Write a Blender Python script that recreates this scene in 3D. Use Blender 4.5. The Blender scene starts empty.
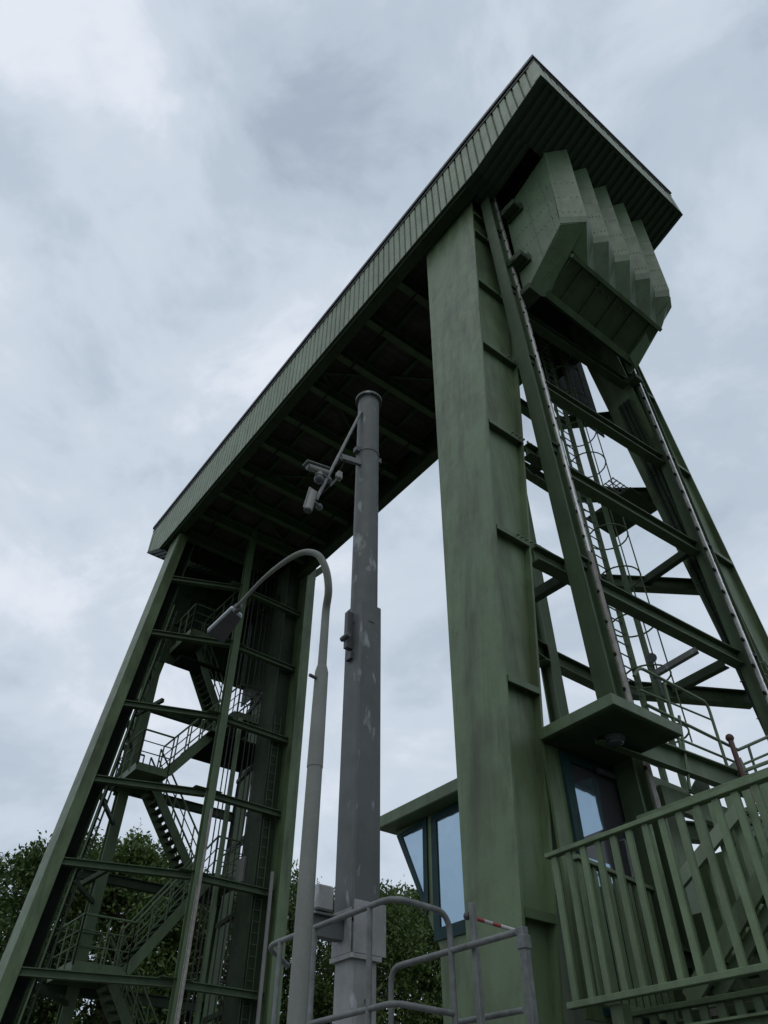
import bpy, bmesh, math, random
from mathutils import Vector, Matrix
R = math.radians
scene = bpy.context.scene
rnd = random.Random(7)

# ------------------------------------------------------------------ camera
PITCH, YAW, FPX = 0.7556, -0.6553, 726.25
fw = Vector((math.cos(PITCH)*math.cos(YAW), math.cos(PITCH)*math.sin(YAW), math.sin(PITCH)))
rt = fw.cross(Vector((0, 0, 1))).normalized()
up = rt.cross(fw)
cd = bpy.data.cameras.new('camera'); cam = bpy.data.objects.new('camera', cd)
scene.collection.objects.link(cam)
cam.matrix_world = Matrix(((rt.x, up.x, -fw.x, 0), (rt.y, up.y, -fw.y, 0), (rt.z, up.z, -fw.z, 0), (0, 0, 0, 1)))
cd.sensor_fit = 'VERTICAL'; cd.sensor_height = 36; cd.lens = FPX/1024*36
cd.clip_start = 0.05; cd.clip_end = 3000
scene.camera = cam

# ------------------------------------------------------------------ sky and sun (overcast)
SUN_EL, SUN_AZ = R(60), R(125)      # azimuth measured like atan2 in the scene's x,y
w = bpy.data.worlds.new('World'); scene.world = w; w.use_nodes = True
nt = w.node_tree; N = nt.nodes; L = nt.links
for n in list(N): N.remove(n)
out = N.new('ShaderNodeOutputWorld'); bg = N.new('ShaderNodeBackground')
sky = N.new('ShaderNodeTexSky'); sky.sky_type = 'NISHITA'; sky.sun_disc = False
sky.sun_elevation = SUN_EL; sky.sun_rotation = math.pi/2 - SUN_AZ
sky.air_density = 1.0; sky.dust_density = 3.0
tc = N.new('ShaderNodeTexCoord')
def wnoise(scale, detail, rough, off, dist=0.0):
    mp = N.new('ShaderNodeMapping'); mp.inputs['Location'].default_value = off
    mp.inputs['Scale'].default_value = (1, 1, 1.5)
    L.new(tc.outputs['Generated'], mp.inputs['Vector'])
    n = N.new('ShaderNodeTexNoise'); n.inputs['Scale'].default_value = scale
    n.inputs['Detail'].default_value = detail; n.inputs['Roughness'].default_value = rough
    n.inputs['Distortion'].default_value = dist
    L.new(mp.outputs[0], n.inputs['Vector']); return n.outputs['Fac']
def wramp(fac, stops):
    r = N.new('ShaderNodeValToRGB'); L.new(fac, r.inputs[0])
    e = r.color_ramp.elements
    e[0].position, e[0].color = stops[0]; e[1].position, e[1].color = stops[-1]
    for p, c in stops[1:-1]:
        x = e.new(p); x.color = c
    r.color_ramp.interpolation = 'EASE'
    return r.outputs[0]
big = wnoise(1.35, 5, .55, (3.1, 1.7, 0.4), .25)
fine = wnoise(4.2, 6, .6, (8.2, 0.3, 5.1), .35)
mixn = N.new('ShaderNodeMix'); mixn.data_type = 'FLOAT'; mixn.inputs[0].default_value = .38
L.new(big, mixn.inputs[2]); L.new(fine, mixn.inputs[3])
CK = 8.75                              # cloud radiance before the background strength
cl = wramp(mixn.outputs[0], [(.36, (.37*CK, .44*CK, .535*CK, 1)), (.44, (.48*CK, .56*CK, .655*CK, 1)),
                       (.51, (.585*CK, .655*CK, .75*CK, 1)), (.60, (.75*CK, .80*CK, .88*CK, 1))])
mx = N.new('ShaderNodeMix'); mx.data_type = 'RGBA'; mx.inputs[0].default_value = .96
L.new(sky.outputs[0], mx.inputs[6]); L.new(cl, mx.inputs[7])
L.new(mx.outputs[2], bg.inputs[0]); bg.inputs[1].default_value = .12
L.new(bg.outputs[0], out.inputs[0])
sd = bpy.data.lights.new('sun', 'SUN'); sd.energy = .5; sd.angle = R(60); sd.color = (1, .97, .92)
sun = bpy.data.objects.new('sun', sd); scene.collection.objects.link(sun)
sdir = Vector((math.cos(SUN_EL)*math.cos(SUN_AZ), math.cos(SUN_EL)*math.sin(SUN_AZ), math.sin(SUN_EL)))
sun.rotation_euler = sdir.to_track_quat('Z', 'Y').to_euler()
scene.view_settings.view_transform = 'Standard'; scene.view_settings.look = 'None'
scene.view_settings.exposure = 0.0; scene.view_settings.gamma = 1

# ------------------------------------------------------------------ survey helpers: sight lines cut with known planes
def ray(px, py):
    return rt*((px-384)/FPX) - up*((py-512)/FPX) + fw
def at_x(px, py, X): r = ray(px, py); return r*(X/r.x)
def at_y(px, py, Y): r = ray(px, py); return r*(Y/r.y)
def at_z(px, py, Z): r = ray(px, py); return r*(Z/r.z)
def V(*a): return Vector(a)

# ------------------------------------------------------------------ materials
MATS = {}
def mat(name, base, rough=.6, metal=0.0, var=.18, streak=.0, spots=None, scale=3.0, bump=.0, fine=40.0, spec=.4):
    m = bpy.data.materials.new(name); m.use_nodes = True
    n = m.node_tree.nodes; l = m.node_tree.links
    b = n['Principled BSDF']
    b.inputs['Roughness'].default_value = rough; b.inputs['Metallic'].default_value = metal
    b.inputs['Specular IOR Level'].default_value = spec
    geo = n.new('ShaderNodeNewGeometry')
    def noise(sc, mapsc=(1, 1, 1), det=5, ro=.6, loc=(0, 0, 0)):
        mp = n.new('ShaderNodeMapping'); mp.inputs['Scale'].default_value = mapsc; mp.inputs['Location'].default_value = loc
        l.new(geo.outputs['Position'], mp.inputs['Vector'])
        t = n.new('ShaderNodeTexNoise'); t.inputs['Scale'].default_value = sc
        t.inputs['Detail'].default_value = det; t.inputs['Roughness'].default_value = ro
        l.new(mp.outputs[0], t.inputs['Vector']); return t.outputs['Fac']
    def ramp(f, a, ca, c, cc):
        r = n.new('ShaderNodeValToRGB'); l.new(f, r.inputs[0])
        r.color_ramp.elements[0].position = a; r.color_ramp.elements[0].color = ca
        r.color_ramp.elements[1].position = c; r.color_ramp.elements[1].color = cc
        return r.outputs[0]
    def mul(x, y, blend='MULTIPLY', f=1.0):
        k = n.new('ShaderNodeMix'); k.data_type = 'RGBA'; k.blend_type = blend; k.clamp_result = False
        if isinstance(f, float): k.inputs[0].default_value = f
        else: l.new(f, k.inputs[0])
        l.new(x, k.inputs[6])
        if isinstance(y, tuple): k.inputs[7].default_value = y
        else: l.new(y, k.inputs[7])
        return k.outputs[2]
    lo = (1-var,)*3+(1,); hi = (1+var,)*3+(1,)
    col = n.new('ShaderNodeRGB'); col.outputs[0].default_value = (*base, 1)
    c = mul(col.outputs[0], ramp(noise(scale), .3, lo, .7, hi))
    c = mul(c, ramp(noise(fine), .3, (.93, .93, .93, 1), .7, (1.07, 1.07, 1.07, 1)))
    if streak:
        s = ramp(noise(2.2, (1.6, 1.6, .16), 6, .65, (4, 2, 9)), .46, (0, 0, 0, 1), .72, (1, 1, 1, 1))
        sm = n.new('ShaderNodeMath'); sm.operation = 'MULTIPLY'; sm.inputs[1].default_value = streak
        l.new(s, sm.inputs[0])
        c = mul(c, (.34, .31, .27, 1), 'MULTIPLY', sm.outputs[0])
        s3 = ramp(noise(.55, (1, 1, .45), 7, .68, (7, 2, 3)), .49, (0, 0, 0, 1), .61, (1, 1, 1, 1))
        sm3 = n.new('ShaderNodeMath'); sm3.operation = 'MULTIPLY'; sm3.inputs[1].default_value = streak*.75
        l.new(s3, sm3.inputs[0]); c = mul(c, (.55, .50, .42, 1), 'MULTIPLY', sm3.outputs[0])
        s2 = ramp(noise(9, (1.3, 1.3, .12), 5, .6, (1, 7, 3)), .60, (0, 0, 0, 1), .75, (1, 1, 1, 1))
        sm2 = n.new('ShaderNodeMath'); sm2.operation = 'MULTIPLY'; sm2.inputs[1].default_value = streak*.8
        l.new(s2, sm2.inputs[0])
        c = mul(c, (.5, .47, .44, 1), 'MULTIPLY', sm2.outputs[0])
    if spots:
        sc, th, colr, ms = spots
        s = ramp(noise(sc, ms, 4, .55, (2, 5, 1)), th, (0, 0, 0, 1), th+.09, (1, 1, 1, 1))
        c = mul(c, (*colr, 1), 'MIX', s)
    l.new(c, b.inputs['Base Color'])
    rr = ramp(noise(scale*2.3, loc=(3, 3, 3)), .3, (rough*.85,)*3+(1,), .7, (min(1, rough*1.15),)*3+(1,))
    l.new(rr, b.inputs['Roughness'])
    if bump:
        bp = n.new('ShaderNodeBump'); bp.inputs['Strength'].default_value = bump; bp.inputs['Distance'].default_value = .02
        l.new(noise(fine*.5), bp.inputs['Height']); l.new(bp.outputs[0], b.inputs['Normal'])
    MATS[name] = m; return m
GREEN = mat('green_steel_paint', (.098, .145, .072), .5, var=.14, streak=.8, scale=1.4, bump=.12)
GREEN2 = mat('green_steel_paint_clean', (.072, .112, .054), .5, var=.12, streak=.4, scale=2.0, bump=.1)
DARKG = mat('dark_and_shaded_green_paint', (.033, .051, .029), .6, var=.18, streak=.4, scale=2.5, spec=.2)  # dark green that also carries the shade of undersides and recessed webs
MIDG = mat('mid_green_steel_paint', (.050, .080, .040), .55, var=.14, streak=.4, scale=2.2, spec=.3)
RAILG = mat('light_green_railing_paint', (.122, .176, .096), .5, var=.14, streak=.55, scale=4, bump=.1)
CLAD = mat('green_cladding', (.170, .218, .145), .5, var=.10, streak=.4, scale=.8, fine=8)
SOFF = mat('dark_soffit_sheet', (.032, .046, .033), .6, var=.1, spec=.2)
TRIM = mat('dark_roof_trim', (.035, .035, .038), .5, var=.15)
TRIML = mat('aluminium_roof_strip', (.30, .31, .32), .4, .3, var=.1)
DECK = mat('brown_deck_boards', (.046, .042, .034), .9, var=.4, scale=1.2)
INNER = mat('black_steel_and_interior_shade', (.010, .014, .011), .8, var=.2, spec=.12)  # near-black, also puts the shade of recesses into the colour
GATEM = mat('gate_green_paint', (.094, .146, .080), .5, var=.12, streak=.4, scale=1.6, bump=.1)
STEEL = mat('worn_bright_rail', (.62, .61, .59), .35, .6, var=.25, streak=.3, scale=6)
RUSTY = mat('weathered_grey_brown_rail', (.27, .25, .235), .65, .05, var=.3, streak=.7, scale=5)
MAST = mat('patched_grey_mast_paint', (.074, .083, .080), .55, var=.12, streak=.25, spots=(6.0, .60, (.22, .235, .235), (1.1, 1.1, .40)), scale=2)
MASTL = mat('lighter_grey_mast_paint', (.23, .24, .235), .5, var=.25, streak=.35, spots=(6.5, .58, (.30, .315, .33), (1, 1, .5)), scale=2)
GALV = mat('galvanised_tube', (.130, .140, .138), .5, .1, var=.28, streak=.3, scale=9, bump=.1)
LAMPM = mat('weathered_lamp_pole', (.165, .175, .158), .7, .0, var=.10, streak=.25, scale=3)
LAMPD = mat('dark_lamp_housing', (.055, .06, .065), .5, var=.15)
LAMPL = mat('light_lamp_housing', (.42, .45, .48), .4, .2, var=.1)
CAMW = mat('off_white_housing', (.17, .17, .16), .5, var=.12)
TEAL = mat('dark_teal_window_frame', (.007, .030, .031), .55, var=.1, spec=.2)
ROPE = mat('black_wire_rope', (.03, .03, .03), .6)
CONC = mat('grey_concrete', (.20, .195, .18), .85, var=.25, streak=.4, scale=1.2, bump=.3)
REDB = mat('red_brown_post', (.070, .034, .028), .6, var=.25)
REDM = mat('red_band_paint', (.24, .04, .04), .5)
WHTM = mat('white_band_paint', (.36, .36, .36), .5, var=.3)
BLUSH = mat('blue_grey_panel', (.20, .25, .32), .35, .2, var=.12)
BARK = mat('tree_bark', (.07, .055, .04), .9, var=.3, scale=6)
BRN = mat('dry_grass_ground', (.060, .085, .036), .95, var=.35, scale=.35)
def glassmat():
    m = bpy.data.materials.new('coated_window_glass'); m.use_nodes = True
    b = m.node_tree.nodes['Principled BSDF']
    b.inputs['Base Color'].default_value = (.30, .42, .52, 1); b.inputs['Metallic'].default_value = .85
    b.inputs['Roughness'].default_value = .06
    n = m.node_tree.nodes; l = m.node_tree.links
    g = n.new('ShaderNodeNewGeometry'); t = n.new('ShaderNodeTexNoise'); t.inputs['Scale'].default_value = 1.6; t.inputs['Detail'].default_value = 2
    l.new(g.outputs['Position'], t.inputs['Vector']); bp = n.new('ShaderNodeBump'); bp.inputs['Strength'].default_value = .18; bp.inputs['Distance'].default_value = .05
    l.new(t.outputs['Fac'], bp.inputs['Height']); l.new(bp.outputs[0], b.inputs['Normal'])
    return m
GLASS = glassmat()
def lensmat():
    m = bpy.data.materials.new('dark_lens'); m.use_nodes = True
    b = m.node_tree.nodes['Principled BSDF']
    b.inputs['Base Color'].default_value = (.05, .05, .055, 1); b.inputs['Roughness'].default_value = .15
    return m
LENS = lensmat()
def leafmat(name, a, bcol):
    m = bpy.data.materials.new(name); m.use_nodes = True
    n = m.node_tree.nodes; l = m.node_tree.links; b = n['Principled BSDF']
    g = n.new('ShaderNodeNewGeometry')
    r = n.new('ShaderNodeValToRGB'); r.color_ramp.elements[0].color = (*a, 1); r.color_ramp.elements[1].color = (*bcol, 1)
    l.new(g.outputs['Random Per Island'], r.inputs[0]); l.new(r.outputs[0], b.inputs['Base Color'])
    b.inputs['Roughness'].default_value = .6
    t = n.new('ShaderNodeBsdfTranslucent'); l.new(r.outputs[0], t.inputs['Color'])
    mx = n.new('ShaderNodeMixShader'); mx.inputs[0].default_value = .3
    l.new(b.outputs[0], mx.inputs[1]); l.new(t.outputs[0], mx.inputs[2])
    l.new(mx.outputs[0], n['Material Output'].inputs[0]); return m
LEAF = leafmat('mid_green_leaves', (.036, .072, .014), (.115, .175, .036))
LEAF2 = leafmat('dark_green_leaves', (.030, .062, .014), (.085, .140, .030))
LEAF3 = leafmat('yellow_green_leaves', (.036, .070, .014), (.10, .150, .032))

# ------------------------------------------------------------------ mesh builder
class MB:
    def __init__(s): s.v = []; s.f = []; s.smooth = set()
    def add(s, vs, fs, smooth=False):
        o = len(s.v); s.v += [Vector(p) for p in vs]
        for f in fs:
            if smooth: s.smooth.add(len(s.f))
            s.f.append([i+o for i in f])
        return s
    def hexa(s, b, t):
        return s.add(list(b)+list(t), [(3, 2, 1, 0), (4, 5, 6, 7), (0, 1, 5, 4), (1, 2, 6, 5), (2, 3, 7, 6), (3, 0, 4, 7)])
    def box(s, a, b):
        x0, x1 = sorted((a[0], b[0])); y0, y1 = sorted((a[1], b[1])); z0, z1 = sorted((a[2], b[2]))
        return s.hexa([(x0, y0, z0), (x1, y0, z0), (x1, y1, z0), (x0, y1, z0)], [(x0, y0, z1), (x1, y0, z1), (x1, y1, z1), (x0, y1, z1)])
    def frame(s, p, q, upv=(0, 0, 1)):
        p = Vector(p); q = Vector(q); d = (q-p).normalized(); u = Vector(upv)
        if abs(d.dot(u)) > .98: u = Vector((1, 0, 0))
        a = d.cross(u).normalized(); b = a.cross(d).normalized(); return p, q, a, b
    def bar(s, p, q, wd, h, upv=(0, 0, 1)):
        p, q, a, b = s.frame(p, q, upv); a = a*wd/2; b = b*h/2
        return s.hexa([p-a-b, p+a-b, p+a+b, p-a+b], [q-a-b, q+a-b, q+a+b, q-a+b])
    def ibeam(s, p, q, wd, h, t=.03, upv=(0, 0, 1)):
        p, q, a, b = s.frame(p, q, upv)
        s.bar(p+b*(h/2-t/2), q+b*(h/2-t/2), wd, t, upv); s.bar(p-b*(h/2-t/2), q-b*(h/2-t/2), wd, t, upv)
        return s.bar(p, q, t, h-2*t, upv)
    def cbeam(s, p, q, wd, h, t=.03, side=1, upv=(0, 0, 1)):
        p, q, a, b = s.frame(p, q, upv)
        s.bar(p+b*(h/2-t/2), q+b*(h/2-t/2), wd, t, upv); s.bar(p-b*(h/2-t/2), q-b*(h/2-t/2), wd, t, upv)
        o = a*side*(wd/2-t/2); return s.bar(p+o, q+o, t, h-2*t, upv)
    def tube(s, pts, r, n=10, cap=True):
        pts = [Vector(p) for p in pts]; m = len(pts); rs = r if isinstance(r, (list, tuple)) else [r]*m
        prev = None; vs = []
        for i, p in enumerate(pts):
            d = (pts[min(i+1, m-1)]-pts[max(i-1, 0)]).normalized()
            if prev is None:
                u = Vector((0, 0, 1)) if abs(d.z) < .9 else Vector((1, 0, 0)); a = d.cross(u).normalized()
            else: a = (prev-d*prev.dot(d)).normalized()
            prev = a; b = d.cross(a)
            for k in range(n):
                th = 2*math.pi*k/n; vs.append(p+(a*math.cos(th)+b*math.sin(th))*rs[i])
        fs = [(i*n+k, i*n+(k+1) % n, (i+1)*n+(k+1) % n, (i+1)*n+k) for i in range(m-1) for k in range(n)]
        s.add(vs, fs, True)
        if cap: s.add(vs[:n], [tuple(range(n))[::-1]]); s.add(vs[-n:], [tuple(range(n))])
        return s
    def prism(s, prof, d):
        d = Vector(d); n = len(prof); prof = [Vector(p) for p in prof]
        return s.add(prof+[p+d for p in prof], [tuple(range(n))[::-1], tuple(range(n, 2*n))]+[(i, (i+1) % n, n+(i+1) % n, n+i) for i in range(n)])
    def ball(s, c, r, n=10, sc=(1, 1, 1)):
        c = Vector(c); vs = []; m = n//2+1
        for i in range(m):
            t = math.pi*i/(m-1)
            for k in range(n):
                ph = 2*math.pi*k/n
                vs.append(c+Vector((r*sc[0]*math.sin(t)*math.cos(ph), r*sc[1]*math.sin(t)*math.sin(ph), r*sc[2]*math.cos(t))))
        return s.add(vs, [(i*n+k, (i+1)*n+k, (i+1)*n+(k+1) % n, i*n+(k+1) % n) for i in range(m-1) for k in range(n)], True)

def fillet(pts, rad, n=5):
    pts = [Vector(p) for p in pts]; o = [pts[0]]
    for a, b, c in zip(pts, pts[1:], pts[2:]):
        r = min(rad, (a-b).length*.45, (c-b).length*.45)
        p = b+(a-b).normalized()*r; q = b+(c-b).normalized()*r
        for i in range(n+1):
            t = i/n; o.append(p*(1-t)**2+b*2*t*(1-t)+q*t*t)
    o.append(pts[-1]); return o

def origin_of(parent):
    p = Vector((0, 0, 0))
    while parent is not None: p += parent.location; parent = parent.parent
    return p
def build(name, mb, m, parent=None, loc=None, bevel=0):
    """links one mesh object; vertices are given in world coordinates"""
    base = origin_of(parent) if parent is not None else Vector(loc if loc is not None else (0, 0, 0))
    me = bpy.data.meshes.new(name)
    me.from_pydata([tuple(p-base) for p in mb.v], [], mb.f)
    bm = bmesh.new(); bm.from_mesh(me); bmesh.ops.recalc_face_normals(bm, faces=bm.faces); bm.to_mesh(me); bm.free()
    for i in mb.smooth:
        if i < len(me.polygons): me.polygons[i].use_smooth = True
    me.materials.append(m)
    o = bpy.data.objects.new(name, me); scene.collection.objects.link(o)
    if parent is not None: o.parent = parent
    else: o.location = base
    if bevel:
        bv = o.modifiers.new('bevel', 'BEVEL'); bv.width = bevel; bv.segments = 1; bv.limit_method = 'ANGLE'
    return o
def tag(o, label=None, cat=None, group=None, kind=None):
    if label: o['label'] = label
    if cat: o['category'] = cat
    if group: o['group'] = group
    if kind: o['kind'] = kind
    return o
def thing(name, label, cat, loc, group=None):
    o = bpy.data.objects.new(name, None); o.location = loc; o.empty_display_size = .3
    scene.collection.objects.link(o); return tag(o, label, cat, group)
def struct(name, mb, m):
    return tag(build(name, mb, m), kind='structure')
GZ = -2.0                             # ground level; the eye is at the origin

# ------------------------------------------------------------------ ground
struct('ground', MB().add([(-900, -900, GZ), (900, -900, GZ), (900, 900, GZ), (-900, 900, GZ)], [(0, 1, 2, 3)]), BRN)
struct('pavement', MB().box((-12, -22, GZ-.3), (42, 8, GZ+.1)), CONC)

# ------------------------------------------------------------------ machine house across the top
X0, X1, Y0, Y1, ZS, ZT = 2.6, 29.9, -7.82, -14.5, 24.0, 25.40
XK0, XK1, ZM0 = 5.45, 28.0, 22.98
def zsof(x): return ZS+(ZM0-ZS)*min(1, (x-X0)/(XK0-X0)) if x < 16 else ZS+(ZM0-ZS)*min(1, (X1-x)/(X1-XK1))
house = thing('machine_house', 'long flat-roofed machine house clad in green ribbed sheet spanning between the two lift towers', 'machine house', (16, -11.1, 23))
def corrugated(a, b, z0, z1, nrm, pitch=.30, depth=.06):
    a = Vector(a); b = Vector(b); nrm = Vector(nrm); ln = (b-a).length; n = max(2, round(ln/pitch)); p = ln/n; d = (b-a).normalized()
    prof = []
    for i in range(n):
        s = i*p
        for t, h in ((0, 0), (.12, 0), (.20, 1), (.92, 1)): prof.append(a+d*(s+t*p)+nrm*depth*h)
    prof.append(b)
    m = len(prof); mb = MB()
    mb.add([(q.x, q.y, zsof(min(max(q.x, X0), X1))) for q in prof]+[(q.x, q.y, z1) for q in prof], [(i, i+1, m+i+1, m+i) for i in range(m-1)])
    k = -nrm*.08; o = -nrm*.03
    xs = [a, b] if abs(nrm.x) > .5 else [a, Vector((XK0, a.y, 0)), Vector((XK1, a.y, 0)), b]
    for p_, q_ in zip(xs, xs[1:]):
        f = lambda v, zz: Vector((v.x, v.y, zz))
        mb.hexa([f(p_+o, zsof(p_.x)+.02), f(q_+o, zsof(q_.x)+.02), f(q_+k, zsof(q_.x)+.02), f(p_+k, zsof(p_.x)+.02)], [f(p_+o, z1), f(q_+o, z1), f(q_+k, z1), f(p_+k, z1)])
    return mb
build('ribbed_wall', corrugated((X0, Y0, 0), (X1, Y0, 0), ZS, ZT, (0, 1, 0)), CLAD, house)
build('ribbed_wall', corrugated((X0, Y0-.0, 0), (X0, Y1, 0), ZS, ZT, (-1, 0, 0)), CLAD, house)
build('ribbed_wall', corrugated((X0, Y1, 0), (X1, Y1, 0), ZS, ZT, (0, -1, 0)), CLAD, house)
build('ribbed_wall', corrugated((X1, Y0, 0), (X1, Y1, 0), ZS, ZT, (1, 0, 0)), CLAD, house)
for cx, cy in ((X0, Y0), (X0, Y1), (X1, Y0), (X1, Y1)):
    sx = -1 if cx == X0 else 1; sy = 1 if cy == Y0 else -1
    build('corner_flashing', MB().box((cx+sx*.075, cy+sy*.075, ZS-.01), (cx-sx*.16, cy-sy*.16, ZT-.01)), CLAD, house)
def ring(o, z0, z1, t=.3):
    mb = MB(); a, b, c, d = X0-o, X1+o, Y1-o, Y0+o
    mb.box((a, d-t, z0), (b, d, z1)); mb.box((a, c, z0), (b, c+t, z1)); mb.box((a, c+t, z0), (a+t, d-t, z1)); mb.box((b-t, c+t, z0), (b, d-t, z1)); return mb
build('lower_trim', ring(.09, ZT, ZT+.07), TRIM, house)
build('light_band', ring(.05, ZT+.07, ZT+.20), TRIML, house)
build('roof_edge', ring(.13, ZT+.20, ZT+.36), TRIM, house)
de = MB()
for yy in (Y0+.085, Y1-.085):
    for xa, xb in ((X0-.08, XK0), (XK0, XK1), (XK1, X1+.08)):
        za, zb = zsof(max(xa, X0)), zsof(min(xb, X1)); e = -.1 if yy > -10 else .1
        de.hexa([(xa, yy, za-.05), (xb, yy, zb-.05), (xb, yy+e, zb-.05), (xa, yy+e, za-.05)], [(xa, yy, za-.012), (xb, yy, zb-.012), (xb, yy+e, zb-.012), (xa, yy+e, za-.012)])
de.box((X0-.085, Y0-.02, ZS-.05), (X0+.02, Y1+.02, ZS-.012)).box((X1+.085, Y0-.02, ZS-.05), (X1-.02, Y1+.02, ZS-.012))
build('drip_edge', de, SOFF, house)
build('roof', MB().box((X0+.1, Y1+.1, ZT+.10), (X1-.1, Y0-.1, ZT+.30)), TRIM, house)
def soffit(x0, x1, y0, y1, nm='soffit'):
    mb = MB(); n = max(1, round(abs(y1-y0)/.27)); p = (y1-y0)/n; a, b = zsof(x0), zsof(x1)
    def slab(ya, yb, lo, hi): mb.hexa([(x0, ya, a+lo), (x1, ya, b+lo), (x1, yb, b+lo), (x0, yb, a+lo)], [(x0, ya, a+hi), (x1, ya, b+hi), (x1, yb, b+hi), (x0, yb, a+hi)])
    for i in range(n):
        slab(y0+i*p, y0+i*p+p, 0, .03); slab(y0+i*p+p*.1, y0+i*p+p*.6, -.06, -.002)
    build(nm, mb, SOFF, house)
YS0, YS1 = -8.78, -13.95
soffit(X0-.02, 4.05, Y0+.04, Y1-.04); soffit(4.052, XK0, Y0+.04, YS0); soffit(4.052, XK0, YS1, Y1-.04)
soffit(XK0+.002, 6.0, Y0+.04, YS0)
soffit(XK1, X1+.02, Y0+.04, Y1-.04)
build('gate_slot_shade', MB().box((4.06, YS0, 23.55), (4.09, YS1, ZT)).box((4.10, YS0+.04, 23.5), (6.4, YS0, ZT)).box((4.10, YS1, 23.5), (6.4, YS1-.04, ZT)), INNER, house)  # black sheets put in the open slot for the shade inside
for nm, (ya, yb), zb in (('near_girder', (-7.93, -8.3), 23.04), ('far_girder', (-14.42, -14.0), 22.55)):
    mb = MB(); ym = (ya+yb)/2
    mb.box((5.9, ya, zb), (28.0, yb, zb+.05)); mb.box((5.9, ym-.03, zb+.05), (28.0, ym+.03, ZT)); mb.box((5.9, ya, ZT-.05), (28.0, yb, ZT-.002))
    build('main_girder', mb, DARKG, house)
build('main_girder', MB().box((5.92, -8.36, 23.06), (6.2, -14.0, ZT)), DARKG, house)
for i in range(11):
    x = 8.1+i*1.86
    mb = MB().ibeam((x, -8.2, 23.35), (x, -14.1, 23.35), .26, .55, .035)
    build('cross_beam', mb, MIDG, house)
for y in (-9.6, -11.1, -12.6):
    build('stringer_beam', MB().ibeam((6.2, y, 23.76), (28, y, 23.76), .16, .26, .02), DARKG, house)
mb = MB()
for i in range(72):
    x = 6.25+i*.3; mb.box((x, -8.31, 23.90+.006*rnd.random()), (x+.285, -14.0, 23.95))
build('deck_boards', mb, DECK, house)
for i in range(6):
    x = 8.1+i*3.44
    s = 1 if i % 2 else -1
    build('plan_brace', MB().bar((x, -11.1-2.6*s, 23.60), (x+3.44, -11.1+2.6*s, 23.60), .12, .1), DARKG, house)
rl = MB()
for y in (-9.0, -13.2): rl.tube([(7, y, 23.03), (26, y, 23.03)], .03, 8)
build('cable_conduit', rl, INNER, house)

# ------------------------------------------------------------------ the lift towers
def leg(par, yo, yi, xr, xl, z0, z1, stiff=(), mats=GREEN, rev=False, nm='leg'):
    """tapered portal leg: outer flange, inner flange, two recessed webs, stiffener plates"""
    so = 1 if yo(10) > yi(10) else -1
    def quad(z, ya, yb, xa, xb): return [(xa, ya, z), (xb, ya, z), (xb, yb, z), (xa, yb, z)]
    mb = MB(); t = .045
    for (f, s) in ((yo, so), (yi, -so)):
        mb.hexa(quad(z0, f(z0), f(z0)-s*t, xr, xl(z0)), quad(z1, f(z1), f(z1)-s*t, xr, xl(z1)))
    for dx, e in ((.13, 1), (.16, -1)):
        def xa(z): return xr+dx if e > 0 else xl(z)-dx
        mb.hexa(quad(z0, yo(z0)-so*t, yi(z0)+so*t, xa(z0), xa(z0)+.03), quad(z1, yo(z1)-so*t, yi(z1)+so*t, xa(z1), xa(z1)+.03))
    lg = build(nm, mb, mats, par)
    for z in stiff:
        m2 = MB()
        m2.box((xr-.0, yo(z)-so*(t+.004), z-.03), (xr+.127, yi(z)+so*(t+.004), z+.0))
        m2.box((xr-.02, yo(z)-so*(t+.004), z-.10), (xr+.012, yi(z)+so*(t+.004), z+.004))
        build('stiffener', m2, GREEN2, lg)
    return lg
def clips(p, q, n, off, sz):
    mb = MB(); p = Vector(p); q = Vector(q)
    for i in range(n):
        c = p.lerp(q, (i+.5)/n)+Vector(off); mb.box(c-Vector(sz)/2, c+Vector(sz)/2)
    return mb

# ---- right tower
tr = thing('lift_tower', 'green steel lift tower with the broad tapered pillar, holding the raised gate on the right', 'lift tower', (7, -11.5, GZ), 'the two lift towers under the machine house')
LV = [5.5, 8.58, 11.64, 14.72, 17.85, 21.0]
yo1 = lambda z: -8.41+.075*(24-z)
yi1 = lambda z: -10.1+.1255*(24-z)
yo2 = lambda z: -14.45-.10*(24-z)
yi2 = lambda z: -12.85-.145*(24-z)
xl1 = lambda z: 8.57-.063*(24-z)
xl2 = lambda z: 7.10-.035*(24-z)
leg(tr, yo1, yi1, 6.27, xl1, GZ+.1, 23.3, LV+[2.4, 22.3])
leg(tr, yo2, yi2, 5.92, xl2, GZ+.1, 22.9, LV+[2.4, 22.5])
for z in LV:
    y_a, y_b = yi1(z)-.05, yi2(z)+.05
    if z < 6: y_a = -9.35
    b = build('cross_beam', MB().ibeam((6.3, y_a, z-.22), (6.05, y_b, z-.22), .24, .33, .03), DARKG if z > 16 else MIDG, tr)  # upper beams darker, lower ones lighter: shade and light put into the colour
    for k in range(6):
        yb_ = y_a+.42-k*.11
        if z > 6: build('bolt_head', MB().tube([(6.22, yb_, z-.02), (6.22, yb_, z+.012)], .022, 6), GREEN2, b)
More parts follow.
